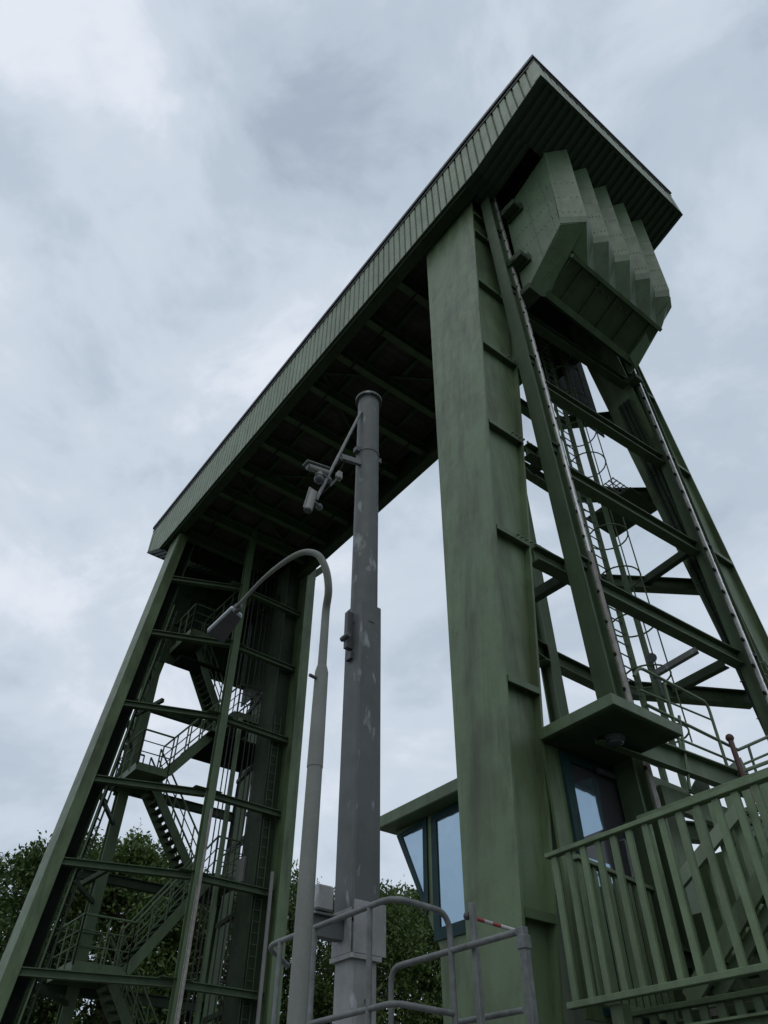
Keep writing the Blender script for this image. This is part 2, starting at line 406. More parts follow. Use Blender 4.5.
# guide rails in front of the beams
eT, eB = at_x(493.5, 199.6, 5.80), at_x(657, 815, 5.80)
fT, fB = at_x(632.8, 366, 5.76), at_x(757, 668, 5.76)
fT = fT.lerp(fB, -.42); fB = fT.lerp(fB, 2.3)
def vert(p, q, z): return p.lerp(q, (z-p.z)/(q.z-p.z))
def guide(pT, pB, sgn, z0, z1, zmix):
    a, b = vert(pT, pB, z0), vert(pT, pB, z1)
    mb = MB()
    o = Vector((0, sgn*.20, 0))
    for w0, w1, x0, x1 in ((-.0, .03, 0, .34), (.24, .27, 0, .34), (.03, .24, .10, .14)):
        mb.hexa([a+Vector((x0, sgn*w0, 0)), a+Vector((x1, sgn*w0, 0)), a+Vector((x1, sgn*w1, 0)), a+Vector((x0, sgn*w1, 0))],
                [b+Vector((x0, sgn*w0, 0)), b+Vector((x1, sgn*w0, 0)), b+Vector((x1, sgn*w1, 0)), b+Vector((x0, sgn*w1, 0))])
    g = build('guide_rail', mb, MIDG, tr)
    m = vert(pT, pB, zmix)
    def strip(p, q, w0, w1, x0, x1, mt, nm):
        k = MB().hexa([p+Vector((x0, -sgn*w0, 0)), p+Vector((x1, -sgn*w0, 0)), p+Vector((x1, -sgn*w1, 0)), p+Vector((x0, -sgn*w1, 0))],
                  [q+Vector((x0, -sgn*w0, 0)), q+Vector((x1, -sgn*w0, 0)), q+Vector((x1, -sgn*w1, 0)), q+Vector((x0, -sgn*w1, 0))])
        build(nm, k, mt, g)
    strip(m, b, .003, .075, -.03, .09, STEEL, 'running_strip')
    strip(a, m, .003, .11, -.03, .09, RUSTY, 'running_strip')
    strip(a, b, .113, .22 if sgn > 0 else .14, .03, .10, RUSTY if sgn > 0 else DARKG, 'clamp_bar')
    n = int((b.z-a.z)/.62)
    for i in range(n):
        c = a.lerp(b, (i+.5)/n)
        build('clip_plate', MB().box(c+Vector((-.015, -sgn*.075, -.03)), c+Vector((.02, -sgn*.15, .03))), INNER, g)
        c = a.lerp(b, (i+.95)/n)
        build('clip_plate', MB().box(c+Vector((-.03, sgn*.02, -.025)), c+Vector((.0, -sgn*.02, .025))), INNER, g)
    for z in LV+[2.4]:
        c = vert(pT, pB, z-.2)
        build('rail_bracket', MB().box(c+Vector((.05, sgn*.02, -.18)), c+Vector((.40, sgn*.25, .02))).box(c+Vector((-.012, sgn*.035, -.02)), c+Vector((.10, sgn*.235, .02))), DARKG, g)
guide(eT, eB, 1, 1.4, 23.5, 8.6)
guide(fT, fB, -1, 1.4, 23.5, 2.0)
# inner rear frame, cranked towards the middle of the bridge
post = V(8.45, -10.85, 0)
build('rear_post', MB().ibeam((8.45, -10.9, GZ+.1), (8.45, -10.9, 15.0), .28, .3, .03, (1, 0, 0)), GREEN2, tr)
for z in [5.5, 8.58, 11.64, 14.72, 17.85]:
    b = build('cranked_beam', MB().ibeam((8.1 if z > 6 else 7.5, yi1(z)-.1, z-.22), (8.5, -10.9, z-.22), .26, .40, .03)
          .ibeam((8.5, -10.9, z-.22), (8.52, -13.05, z-.22), .24, .36, .03).ibeam((8.52, -13.05, z-.22), (6.9, yi2(z)-.9, z-.22), .24, .36, .03), MIDG, tr)
    build('splice_plate', MB().box((8.36, -12.75, z-.46), (8.66, -13.35, z-.44)).box((8.30, -10.6, z-.47), (8.62, -11.3, z-.44)), GREEN2, b)
for a, b_, z in (((533, 597), (570, 575), 8.4), ((640, 585), (690, 550), 11.5), ((674, 690), (726, 663), 8.4), ((532, 470), (560, 450), 11.5)):
    build('plan_brace', MB().cbeam(at_z(*a, z), at_z(*b_, z), .16, .2, .02), DARKG, tr)
build('grey_pipe', MB().bar(at_z(652, 676, 7.3), at_z(697, 650, 7.6), .11, .11), MAST, tr)
# cable ladder on the inner face of the far pillar
ct = build('cable_tray', MB().hexa([(6.08, yi2(3)+.05, 3), (6.52, yi2(3)+.05, 3), (6.52, yi2(3)+.12, 3), (6.08, yi2(3)+.12, 3)], [(6.08, yi2(17)+.05, 17), (6.52, yi2(17)+.05, 17), (6.52, yi2(17)+.12, 17), (6.08, yi2(17)+.12, 17)]), DARKG, tr)
for i in range(16):
    z = 3.2+i*.85; build('rung', MB().box((6.06, yi2(z)+.121, z), (6.54, yi2(z)+.14, z+.02)), GREEN2, ct)
for xx in (6.16, 6.28, 6.42): build('cable', MB().tube([(xx, yi2(3)+.15, 3), (xx, yi2(17)+.15, 17)], .018, 6), INNER, ct)
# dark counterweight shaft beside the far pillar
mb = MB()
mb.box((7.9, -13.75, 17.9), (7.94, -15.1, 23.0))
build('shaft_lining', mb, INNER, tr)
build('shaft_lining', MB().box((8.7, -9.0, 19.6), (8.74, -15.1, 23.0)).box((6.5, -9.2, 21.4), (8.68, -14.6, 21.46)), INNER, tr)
# grating landing by the ladder
lp = MB().box((7.0, -13.9, 14.1), (8.6, -15.2, 14.16))
build('landing', lp, DARKG, tr)
gm = MB()
for i in range(7): gm.box((7.05+i*.13, -13.2, 14.1), (7.065+i*.13, -13.88, 14.14))
for i in range(5): gm.box((7.03, -13.22-i*.15, 14.105), (7.95, -13.235-i*.15, 14.135))
build('grating', gm, GALV, tr)

# ---- left tower
tl = thing('lift_tower', 'green steel lift tower on the left, wrapped round a zigzag stair with trees behind it', 'lift tower', (27, -11, GZ), 'the two lift towers under the machine house')
yoL = lambda z: -8.15+.10*(24-z)
yiL = lambda z: yoL(z)-.85
yoR = lambda z: -14.80
yiR = lambda z: -14.32
def chord(fa, fb, x0, x1, z0, z1): return [(x0, fa(z0), z0), (x1, fa(z0), z0), (x1, fb(z0), z0), (x0, fb(z0), z0)], [(x0, fa(z1), z1), (x1, fa(z1), z1), (x1, fb(z1), z1), (x0, fb(z1), z1)]
ln = build('leg', MB().hexa(*chord(yoL, lambda z: yoL(z)-.42, 26.3, 27.35, GZ+.1, 22.9)), GREEN, tl)
build('leg_web', MB().hexa(*chord(lambda z: yoL(z)-.423, yiL, 26.8, 26.86, GZ+.1, 22.9)), INNER, ln)  # web blackened to hold the shade of the leg's recess
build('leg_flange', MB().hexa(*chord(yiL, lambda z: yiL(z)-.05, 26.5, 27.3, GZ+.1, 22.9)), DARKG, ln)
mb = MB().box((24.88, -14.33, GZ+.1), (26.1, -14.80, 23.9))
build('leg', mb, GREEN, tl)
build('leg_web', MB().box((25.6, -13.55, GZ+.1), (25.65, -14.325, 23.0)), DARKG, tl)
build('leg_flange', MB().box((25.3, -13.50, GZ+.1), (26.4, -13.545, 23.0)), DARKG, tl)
lb = build('wall_ladder', MB().box((25.50, -13.72, 4), (25.53, -13.75, 15)).box((25.50, -14.02, 4), (25.53, -14.05, 15)), GREEN2, tl)
for i in range(30): build('rung', MB().box((25.505, -13.751, 4.2+i*.36), (25.52, -14.019, 4.22+i*.36)), GREEN2, lb)
# guide rack on the inner edge of the near leg
for k in (0,):
    a, b = V(26.4, yiL(GZ)-.10, GZ+.1), V(26.4, yiL(19)-.10, 19)
    rk = build('guide_rack', MB().bar(a, b, .05, .1, (1, 0, 0)), GREEN2, tl)
    build('side_rail', MB().bar(a+V(.3, -.30, 0), b+V(.3, -.30, 0), .05, .08, (1, 0, 0)), DARKG, rk)
    build('back_channel', MB().bar(a+V(.4, -.15, 0), b+V(.4, -.15, 0), .04, .3, (1, 0, 0)), INNER, rk)
    for i in range(30):
        c = a.lerp(b, (i+.5)/30); build('rung', MB().bar(c+V(0, -.04, 0), c+V(.28, -.28, 0), .03, .04), DARKG, rk)
# worn centre guide post
PX, PY = 24.95, -11.12
g = build('centre_post', MB().box((PX-.15, PY-.14, GZ+.1), (PX-.11, PY+.14, 23.6)).box((PX+.11, PY-.14, GZ+.1), (PX+.15, PY+.14, 23.6)).box((PX-.11, PY-.02, GZ+.1), (PX+.11, PY+.02, 23.6)), GREEN2, tl)
build('running_strip', MB().box((PX-.17, PY+.0, GZ+.1), (PX-.152, PY+.03, 7.6)), RUSTY, g)
build('running_strip', MB().box((PX-.165, PY-.13, GZ+.1), (PX-.152, PY-.02, 10.2)), RUSTY, g)
# cranked beams between legs and centre post
for z in (4.85, 8.0, 10.85, 13.9, 17.3, 20.3):
    h = .23
    b = build('cranked_beam', MB().ibeam((26.45, yoL(z)-.40, z), (PX+.25, PY+.1, z), .24, h, .03).ibeam((PX+.25, PY-.1, z), (25.3, -14.3, z), .24, h, .03), MIDG, tl)
    build('splice_plate', MB().box((PX+.05, PY+.6, z+.117), (PX+.5, PY-.5, z+.13)), GREEN2, b)
    if z < 18:
        build('tie_beam', MB().bar((27.2, yiL(z)-.1, z-.1), (30.0, -9.5, z-.1), .12, .14), DARKG, b)
        build('tie_beam', MB().bar((25.5, -14.0, z-.1), (30.0, -14.6, z-.1), .14, .16), DARKG, b)
# rear legs and rear beams
RLx = 30.0
build('rear_leg', MB().ibeam(at_x(66, 1005, RLx)-V(0, 0, 7), at_x(122, 795, RLx), .42, .4, .04, (1, 0, 0)).ibeam(at_x(122, 795, RLx), at_x(160, 640, RLx), .6, .5, .04, (1, 0, 0)), GREEN2, tl)
build('haunch', MB().prism([at_x(136, 720, 29.9), at_x(150, 700, 29.9), at_x(169, 652, 29.9), at_x(185, 620, 29.9), at_x(150, 640, 29.9)], (.3, 0, 0)), GREEN2, tl)
build('rear_leg', MB().ibeam(at_x(206, 990, RLx)-V(0, 0, 7), at_x(254, 720, RLx), .5, .4, .04, (1, 0, 0)).ibeam(at_x(254, 720, RLx), at_x(268, 640, RLx), .5, .4, .04, (1, 0, 0)), GREEN2, tl)
for a, b_ in (((132, 700), (262, 745)), ((100, 783), (243, 820)), ((55, 866), (226, 905)), ((40, 985), (215, 1010))):
    p, q = at_x(*a, RLx), at_x(*b_, RLx); q.z = p.z = (p.z+q.z)/2
    build('rear_beam', MB().ibeam(p, q, .24, .34, .03), DARKG, tl)
for a, b_ in (((136, 715), (163, 700)), ((80, 885), (110, 868)), ((247, 815), (265, 800)), ((250, 728), (268, 712))):
    build('plan_brace', MB().bar(at_x(*a, 29), at_x(*b_, 27.5), .14, .16), DARKG, tl)
build('slim_post', MB().box((25.9, -12.3, GZ+.1), (26.05, -12.45, 14.6)), GREEN2, tl)
# panelled upper part
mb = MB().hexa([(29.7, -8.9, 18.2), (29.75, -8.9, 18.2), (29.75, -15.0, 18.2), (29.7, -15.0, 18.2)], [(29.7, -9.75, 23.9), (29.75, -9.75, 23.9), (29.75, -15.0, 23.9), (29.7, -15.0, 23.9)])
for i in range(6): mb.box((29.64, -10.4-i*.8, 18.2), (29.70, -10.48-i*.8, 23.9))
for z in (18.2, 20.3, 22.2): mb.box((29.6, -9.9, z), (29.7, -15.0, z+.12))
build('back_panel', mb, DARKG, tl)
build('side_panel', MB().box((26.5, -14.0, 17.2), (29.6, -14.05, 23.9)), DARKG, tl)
build('floor_plate', MB().box((28.6, -10.2, 18.1), (29.6, -12.6, 18.19)), INNER, tl)
build('floor_plate', MB().box((27.0, -11.6, 14.2), (29.9, -14.6, 14.26)), INNER, tl)

# ------------------------------------------------------------------ raised lift gate
gate = thing('lift_gate', 'raised green riveted lift gate with five folded ribs, hanging under the roof\'s right end', 'lift gate', (5, -11.6, 17))
tipy = [-9.78, -10.69, -11.60, -12.51, -13.42]
# folded front skin: sawtooth in plan, tips lean slightly forward
def gp(x, y, z): return Vector((x, y, z))
sk = [(3.90, -9.226)]
for i, y in enumerate(tipy):
    sk.append((3.42, y))
    if i < 4: sk.append((3.72, y-.62))
sk.append((3.55, -13.62))
ztop, ztip = 23.78, 19.3
def skx(x, z): return x+.27*(24-z)/5
lowz = 18.45
rows = []
for z, kx, in ((ztop, 0), (19.45, 0), (19.2, .05)): rows.append([gp(skx(x, z)+kx, y, z if z < 22 else zsof(x)-.07) for i, (x, y) in enumerate(sk)])
# lower bevel: from the tips back and down to one straight edge
rows.append([gp(4.42+(0 if i else .1), y, lowz) if i > 1 else (gp(4.46, -9.30, 18.90) if i == 0 else gp(4.42, -9.79, 18.78)) for i, (x, y) in enumerate(sk)])
# fixed: round the bottom by pulling every valley in
n = len(sk); vs = [p for r_ in rows for p in r_]
fs = [(k*n+i, k*n+i+1, (k+1)*n+i+1, (k+1)*n+i) for k in range(len(rows)-1) for i in range(n-1)]
fb = build('ribbed_skin', MB().add(vs, fs), GATEM, gate)
sm = fb.modifiers.new('solid', 'SOLIDIFY'); sm.thickness = .03
# side plates
def sideplate(y, t):
    prof = [(5.75, 22.55), (4.1, 23.25), (3.90, 23.35), (skx(3.95, 19.4), 19.1), (5.72, 17.72), (5.80, 17.8)]
    return MB().prism([(x, y, z) for x, z in prof], (0, t, 0))
spl = build('side_plate', sideplate(-9.22, -.05), GATEM, gate)
spr = build('side_plate', sideplate(-13.60, -.05), GATEM, gate)
# bevelled end frame under the first rib, then the recessed underside
build('end_bevel', MB().hexa([gp(4.19, -9.225, 19.08), gp(3.74, -9.80, 19.20), gp(3.84, -9.80, 19.30), gp(4.25, -9.225, 19.2)],
                             [gp(5.76, -9.225, 17.66), gp(5.52, -9.85, 17.86), gp(5.60, -9.85, 17.95), gp(5.84, -9.225, 17.75)]), GATEM, gate)
build('inner_end_plate', MB().prism([gp(3.9, -9.86, 19.2), gp(5.5, -9.86, 17.88), gp(5.7, -9.86, 18.2), gp(5.5, -9.86, 19.2)], (0, -.03, 0)), GATEM, gate)
build('end_bevel', MB().hexa([gp(3.72, -13.40, 19.1), gp(3.90, -13.68, 19.05), gp(3.96, -13.68, 19.15), gp(3.80, -13.40, 19.2)],
                             [gp(5.40, -13.2, 17.86), gp(5.55, -13.68, 17.80), gp(5.6, -13.68, 17.9), gp(5.45, -13.2, 17.96)]), GATEM, gate)
mb = MB().hexa([gp(4.50, -9.86, 18.47), gp(4.50, -13.6, 18.47), gp(5.42, -13.6, 18.02), gp(5.42, -9.86, 18.02)],
               [gp(4.52, -9.86, 18.52), gp(4.52, -13.6, 18.52), gp(5.44, -13.6, 18.07), gp(5.44, -9.86, 18.07)])
build('recess_plate', mb, MIDG, gate)  # darker green than the gate: underside shade put into the colour
build('edge_beam', MB().bar((4.44, -9.8, 18.44), (4.44, -13.6, 18.44), .10, .14, (.4, 0, 1)), GATEM, gate)
build('bottom_girder', MB().bar((5.50, -9.8, 17.98), (5.50, -13.6, 17.98), .16, .20, (.4, 0, 1)).box((5.5, -9.9, 18.05), (5.58, -13.5, 18.9)), GATEM, gate)
for i in range(5):
    y = -10.3-i*.72
    build('diaphragm', MB().prism([gp(4.5, y, 18.46), gp(4.5, y, 18.40), gp(5.42, y, 17.94), gp(5.42, y, 18.01)], (0, -.04, 0)), MIDG, gate)
build('back_plate', MB().box((5.60, -9.3, 18.0), (5.66, -13.6, 22.6)), DARKG, gate)
# rivets
mb = MB()
for zz in [19.7+i*.85 for i in range(6)]:
    for i in range(len(sk)-1):
        a, b = sk[i], sk[i+1]
        if i % 2 and i > 0: continue
        for t in (.15, .38, .62, .85):
            x, y = a[0]+(b[0]-a[0])*t, a[1]+(b[1]-a[1])*t
            mb.ball((skx(x, zz)-.006, y+.006, zz), .015, 6)
    for t in range(12):
        mb.ball((4.05+t*.14, -9.212, zz+.0), .016, 6)
for t in range(28): mb.ball((4.35, -9.212, 18.9+t*.155), .014, 6); mb.ball((4.95, -9.212, 18.5+t*.15), .014, 6)
for t in range(14): mb.ball((4.1+t*.075, -9.212, 18.95-t*.14), .016, 6)
tag(build('rivets', mb, GATEM, gate), kind='stuff')
build('seam_strip', MB().box((4.42, -9.214, 19.2), (4.50, -9.219, 23.1)), GATEM, gate)
for px, py in ((514, 215), (521, 266)):
    c = at_y(px, py, -9.2)
    build('guide_shoe', MB().box(c+V(-.30, .02, -.14), c+V(.22, .34, .14)).box(c+V(-.36, .0, -.2), c+V(.26, .06, .2)).tube([c+V(0, .36, 0), c+V(0, .06, 0)], .1, 12), DARKG, gate, bevel=.01)
build('guide_shoe', MB().box((5.45, -9.0, 17.35), (5.95, -9.45, 17.6)), DARKG, gate, bevel=.01)
build('guide_shoe', MB().box((5.6, -13.6, 17.45), (5.9, -13.9, 17.65)), DARKG, gate, bevel=.01)
for i in range(6): build('bolt_head', MB().ball((4.66, -11.0-i*.26, 18.36), .035, 6), GALV, gate)

# ------------------------------------------------------------------ caged ladder in the right tower
lad = thing('caged_ladder', 'tall steel ladder with safety hoops climbing inside the right tower', 'ladder', (7.8, -13, 5))
LA, LB = V(7.72, -12.55, 0), V(7.72, -13.1, 0)
a1, a2 = at_y(593.6, 501, -12.75), at_y(627.5, 662, -12.75)
b1, b2 = at_y(609, 509, -13.25), at_y(638, 641, -13.25)
lxA, lxB = (a1.x+a2.x)/2, (b1.x+b2.x)/2
z0, z1 = 5.3, 21.5
build('stile', MB().box((lxA-.05, -12.70, z0), (lxA+.05, -12.80, z1)), GREEN2, lad)
build('stile', MB().box((lxB-.05, -13.20, z0), (lxB+.05, -13.30, z1)), GREEN2, lad)
build('stile', MB().box((lxA-.03, -12.28, z0), (lxA+.03, -12.34, z1)), GREEN2, lad)
rg = MB()
for i in range(52):
    build('rung', MB().tube([(lxA, -12.33, z0+.2+i*.31), (lxA, -12.71, z0+.2+i*.31)], .018, 6), GALV, lad)
for i in range(11):
    z = 6.9+i*1.35
    pts = [(lxA-.05+.5*math.cos(math.pi*2*k/22), -13.08+.5*math.sin(math.pi*2*k/22), z) for k in range(23)]
    build('safety_hoop', MB().tube(pts, .020, 6, False), GREEN2, lad)
for th in (math.pi*1.5, math.pi*1.1):
    build('hoop_strap', MB().bar((lxA-.05+.5*math.cos(th), -13.08+.5*math.sin(th), 6.6), (lxA-.05+.5*math.cos(th), -13.08+.5*math.sin(th), z1), .04, .015), GREEN2, lad)
c = at_y(652, 660, -13.3)
fl = thing('floodlight', 'small round dark floodlight clamped beside the foot of the caged ladder', 'floodlight', c)
build('housing', MB().tube([c, c+V(-.1, .16, -.05)], [.07, .11], 14), LAMPD, fl)
build('bracket', MB().tube([c+V(0, 0, -.3), c], .018, 8).box(c+V(-.03, -.03, -.9), c+V(.05, .05, -.3)), GALV, fl)

# ------------------------------------------------------------------ ropes in the left tower
rope0 = None
spots = [(235, 770), (228, 770), (242, 765), (247, 765), (251, 765), (256, 765), (222, 780), (262, 700)]
for i, p in enumerate(spots):
    q = at_x(*p, 26.6 if i not in (1, 6) else 26.0)
    if rope0 is None:
        o = build('hoist_rope', MB().tube([(q.x, q.y, GZ+.1), (q.x, q.y, 23.8)], .028, 6), ROPE, loc=(q.x, q.y, GZ+.1)); rope0 = o
    else:
        o = rope0.copy(); scene.collection.objects.link(o); o.location = (q.x, q.y, GZ+.1)
    tag(o, 'thin dark steel hoist rope hanging straight down behind the centre post of the left tower', 'rope', 'hoist ropes in the left tower')

# ------------------------------------------------------------------ zigzag stair in the left tower
stair = thing('steel_staircase', 'green steel zigzag staircase with railed landings climbing inside the left tower', 'staircase', (28, -11.5, GZ))
XF, XB = 27.5, 28.9                    # up-right flights run in front, up-left flights behind
def railing(par, pts, h=1.35, step=.9, rr=.032, mt=GREEN2, rails=(1, .66, .33)):
    pts = [Vector(p) for p in pts]
    top = fillet([p+V(0, 0, h) for p in pts], .15, 3)
    build('handrail', MB().tube(top, rr*1.25, 7), mt, par)
    for k in rails[1:]: build('mid_rail', MB().tube([p+V(0, 0, h*k) for p in pts], rr*.75, 6), mt, par)
    for a, b in zip(pts, pts[1:]):
        n = max(1, round((b-a).length/step))
        for i in range(n+1):
            p = a.lerp(b, i/n); build('railing_post', MB().tube([p+V(0, 0, -.12), p+V(0, 0, h)], rr, 6), mt, par)
def landing(x0, x1, y0, y1, z, rail_pts=None):
    mb = MB().box((x0, y0, z-.04), (x1, y1, z)).box((x0, y0, z-.30), (x0+.03, y1, z-.042)).box((x1-.03, y0, z-.3), (x1, y1, z-.042)).box((x0+.031, min(y0, y1), z-.3), (x1-.031, min(y0, y1)+.03, z-.042)).box((x0+.031, max(y0, y1)-.03, z-.3), (x1-.031, max(y0, y1), z-.042))
    l = build('landing', mb, GREEN2, stair)
    if rail_pts: railing(l, rail_pts)
    return l
def flight(xa, ya, za, yb, zb, wdt=1.0):
    mb = MB(); p, q = V(xa, ya, za), V(xa, yb, zb)
    mb.bar(p+V(0, 0, -.12), q+V(0, 0, -.12), .04, .34).bar(p+V(wdt, 0, -.12), q+V(wdt, 0, -.12), .04, .34)
    f = build('flight', mb, GREEN2, stair)
    n = 13
    for i in range(n):
        c = p.lerp(q, (i+.5)/n)
        build('tread', MB().box((xa+.022, c.y-.15, c.z-.02), (xa+wdt-.022, c.y+.15, c.z+.02)), DARKG, f)
    railing(f, [p, q], step=.8); railing(f, [p+V(wdt, 0, 0), q+V(wdt, 0, 0)], step=.8)
zs = [2.2, 5.55, 9.0, 12.35, 15.75, 19.0, 22.4]
for i, z in enumerate(zs):
    left = i % 2 == 1
    if left:
        ya, yb = (-8.5 if z < 9 else (-9.0 if z < 15 else -10.0)), (-10.3 if z < 15 else -11.0)
        landing(XF, XB+.9, ya, yb, z, [(XF, yb, z), (XF, ya, z), (XB+.9, ya, z), (XB+.9, yb+.3, z)])
    else:
        ya, yb = -12.9, -14.1
        landing(XF, XB+.9, yb, ya, z, [(XF, ya, z), (XF, yb, z), (XB+.9, yb, z)])
for i in range(len(zs)-1):
    yl = lambda z: -10.3 if z < 15 else -11.0
    if i % 2: flight(XF, yl(zs[i]), zs[i], -12.9, zs[i+1])
    else: flight(XB-.1, -12.9, zs[i], yl(zs[i+1]), zs[i+1])

fa, fb = V(26, -13.0, 20.7), V(26, -15.9, 24.4)
tf = build('flight', MB().bar(fa, fb, .04, .34).bar(fa+V(.9, 0, 0), fb+V(.9, 0, 0), .04, .34), DARKG, stair)
for i in range(14):
    c = fa.lerp(fb, (i+.5)/14); build('tread', MB().box((26.022, c.y-.1, c.z-.02), (26.878, c.y+.1, c.z+.02)), DARKG, tf)
# white service box and pipe by the far leg
c = at_x(248, 872, 26.3)
jb = thing('junction_box', 'pale grey junction box on the stair landing beside the far leg of the left tower', 'junction box', c)
build('housing', MB().box(c+V(-.25, -.35, -.45), c+V(.3, .35, .45)), CAMW, jb, bevel=.02)
build('lid_edge', MB().box(c+V(-.27, -.32, -.02), c+V(-.252, .32, .02)), GALV, jb)
p1, p2 = at_x(272.5, 872, 25.0), at_x(259, 1024, 25.0)
tag(build('drain_pipe', MB().tube([V(p1.x, p1.y, GZ+.1), V(p1.x, p1.y, p1.z)], .07, 10), CAMW, loc=(p1.x, p1.y, GZ+.1)), 'pale vertical pipe running up the dark face of the left tower\'s far leg', 'pipe')
c = at_x(250, 700, 25.3)

# ------------------------------------------------------------------ control cabin
cab = thing('control_cabin', 'green control cabin with blue reflecting windows and a canopied door behind the big pillar', 'cabin', (8, -9, GZ+.1))
YC = -8.0
q = lambda px, py, d=0: at_y(px, py, YC+d)
A, Bp, Cb = q(396, 834), q(440, 948), q(446, 1010)
wall = [(6.25, YC, .2), (6.25, YC, 4.56), (A.x, YC, 4.56), (Bp.x, YC, Bp.z), (Bp.x, YC, .2)]
build('wall', MB().prism(wall, (0, -2.6, 0)), GREEN, cab)
build('base', MB().box((6.3, YC-.05, GZ+.1), (9.0, YC-2.5, .19)), CONC, cab)
build('roof', MB().box((6.2, YC+.32, 4.565), (10.22, YC-2.9, 4.77)), GREEN2, cab, bevel=.015)
def pane(outer, inner, d0=.03):
    o = [at_y(*p, YC+d0) for p in outer]; i = [at_y(*p, YC+d0) for p in inner]; n = len(o)
    mb = MB(); th = V(0, -.05, 0); dn = V(0, 0, 0)
    mb.add(o+i+[p+V(0, -.026, 0) for p in o]+[p+V(0, -.026, 0) for p in i],
           [(k, (k+1) % n, n+(k+1) % n, n+k) for k in range(n)]+[(k, 2*n+k, 2*n+(k+1) % n, (k+1) % n) for k in range(n)]+[(n+k, n+(k+1) % n, 3*n+(k+1) % n, 3*n+k) for k in range(n)])
    w_ = build('window', mb, TEAL, cab)
    build('pane', MB().add([p+V(0, -.018, 0) for p in i], [tuple(range(n))]), GLASS, w_)
pane([(396.5, 836), (426, 817), (428, 900), (426.5, 915)], [(402, 837), (422.2, 824.6), (423.6, 896), (421.8, 892)])
pane([(430.5, 817), (461.5, 799), (469.5, 932), (434, 941.5)], [(436, 820), (462.5, 807.3), (469.5, 917.5), (440, 927.5)])
# gate-side wall with the door
XW = 6.2
build('wall', MB().box((XW, -7.55, 1.4), (XW+.045, -9.9, 4.7)), GREEN, cab)
D = lambda px, py, d=0.0: at_x(px, py, XW-d)
dl, dr = -7.84, -9.30
dtop = 4.55
fr = MB().box((XW-.05, dl, 1.45), (XW-.003, dl-.16, dtop)).box((XW-.05, dr, 1.45), (XW-.003, dr+.16, dtop)).box((XW-.05, dl-.16, dtop-.14), (XW-.003, dr+.16, dtop)).box((XW-.05, dl-.16, 2.3), (XW-.003, dr+.16, 2.44))
door = build('door', fr, TEAL, cab)
build('door_panel', MB().box((XW-.03, dl-.16, 1.45), (XW-.004, dr+.16, 2.3)), TEAL, door)
build('dark_pane', MB().box((XW-.01, -8.72, 2.44), (XW-.006, dr+.16, dtop-.14)), LENS, door)
build('pane', MB().prism([at_x(*p, XW-.012) for p in ((573, 784), (593, 777), (598, 783), (604, 829), (581, 838))], (-.012, 0, 0)), GLASS, door)
build('lower_pane', MB().box((XW-.025, -8.05, 2.5), (XW-.012, -8.5, 3.15)), GLASS, door)
build('dark_pane', MB().box((XW-.01, dl-.16, 2.44), (XW-.006, -8.718, dtop-.14)), LENS, door)
build('handle', MB().tube(fillet([(XW-.05, -8.76, 3.0), (XW-.13, -8.76, 3.0), (XW-.13, -8.76, 3.5), (XW-.05, -8.76, 3.5)], .04), .018, 8), GALV, door)
build('lock', MB().ball((XW-.05, -8.98, 3.75), .05, 8), GALV, door)
build('canopy', MB().box((4.90, -7.47, 4.585), (6.195, -8.93, 4.745)).box((4.93, -7.50, 4.747), (6.195, -8.90, 4.76)), GREEN2, cab, bevel=.012)
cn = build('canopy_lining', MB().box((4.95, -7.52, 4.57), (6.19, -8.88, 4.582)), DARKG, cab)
lampc = MB().tube([(5.5, -8.2, 4.568), (5.5, -8.2, 4.50)], [.15, .14], 18)
ll = build('bulkhead_lamp', lampc, LAMPD, cab)
build('glass_dome', MB().ball((5.5, -8.2, 4.50), .12, 14, (1, 1, .5)), LENS, ll)
build('door_closer', MB().box((XW-.10, -8.95, 4.38), (XW-.052, -8.55, 4.46)), LAMPD, cab)

# ------------------------------------------------------------------ access platform, balustrades, stair and mesh
ZP = 1.42
plat = thing('access_platform', 'green steel access platform in front of the cabin door behind the railings', 'platform', (4, -9, GZ+.1))
build('floor_plate', MB().box((.3, -8.6, ZP-.06), (6.19, -10.3, ZP)), DARKG, plat)
build('edge_beam', MB().cbeam((.3, -6.98, .95), (5.3, -6.98, .95), .12, .34, .02, 1), GREEN, plat)
for x in (1.2, 3.4, 5.35): build('support_post', MB().box((x, -7.06, GZ+.1), (x+.14, -7.2, ZP-.03)), GREEN, plat)
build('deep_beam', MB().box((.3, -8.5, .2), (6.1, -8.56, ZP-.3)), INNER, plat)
build('parapet_sheet', MB().box((.3, -9.86, 1.46), (6.1, -9.9, 2.75)), GREEN2, plat)
build('parapet_sheet', MB().box((.3, -10.2, 2.7), (6.1, -10.24, 3.5)), GREEN2, plat)
def balustrade(label, p, q, z0, z1, pitch, bw, mt, slant=0, nm='balustrade', grp='flat-bar balustrades of the access platform'):
    p = Vector(p); q = Vector(q)
    b = thing(nm, label, 'railing', (p.x, p.y, z0), grp)
    d = (q-p).normalized(); n = round((q-p).length/pitch)
    build('top_rail', MB().bar(V(p.x, p.y, z1), V(q.x, q.y, z1+slant), .11, .05), mt, b, bevel=.006)
    build('bottom_rail', MB().bar(V(p.x, p.y, z0+.03), V(q.x, q.y, z0+.03+slant), .09, .06), mt, b, bevel=.006)
    for i in range(n+1):
        c = p+d*((q-p).length*(i+.5)/(n+1)); s = slant*(i+.5)/(n+1)
        build('baluster', MB().bar(V(c.x, c.y, z0+.065+s), V(c.x, c.y, z1-.03+s), .035, bw, tuple(d)), mt, b)
    return b
balustrade('near green balustrade of wide flat bars, running right from the big pillar', (5.96, -7.0, 0), (.6, -7.0, 0), 1.40, 2.90, .225, .075, RAILG)
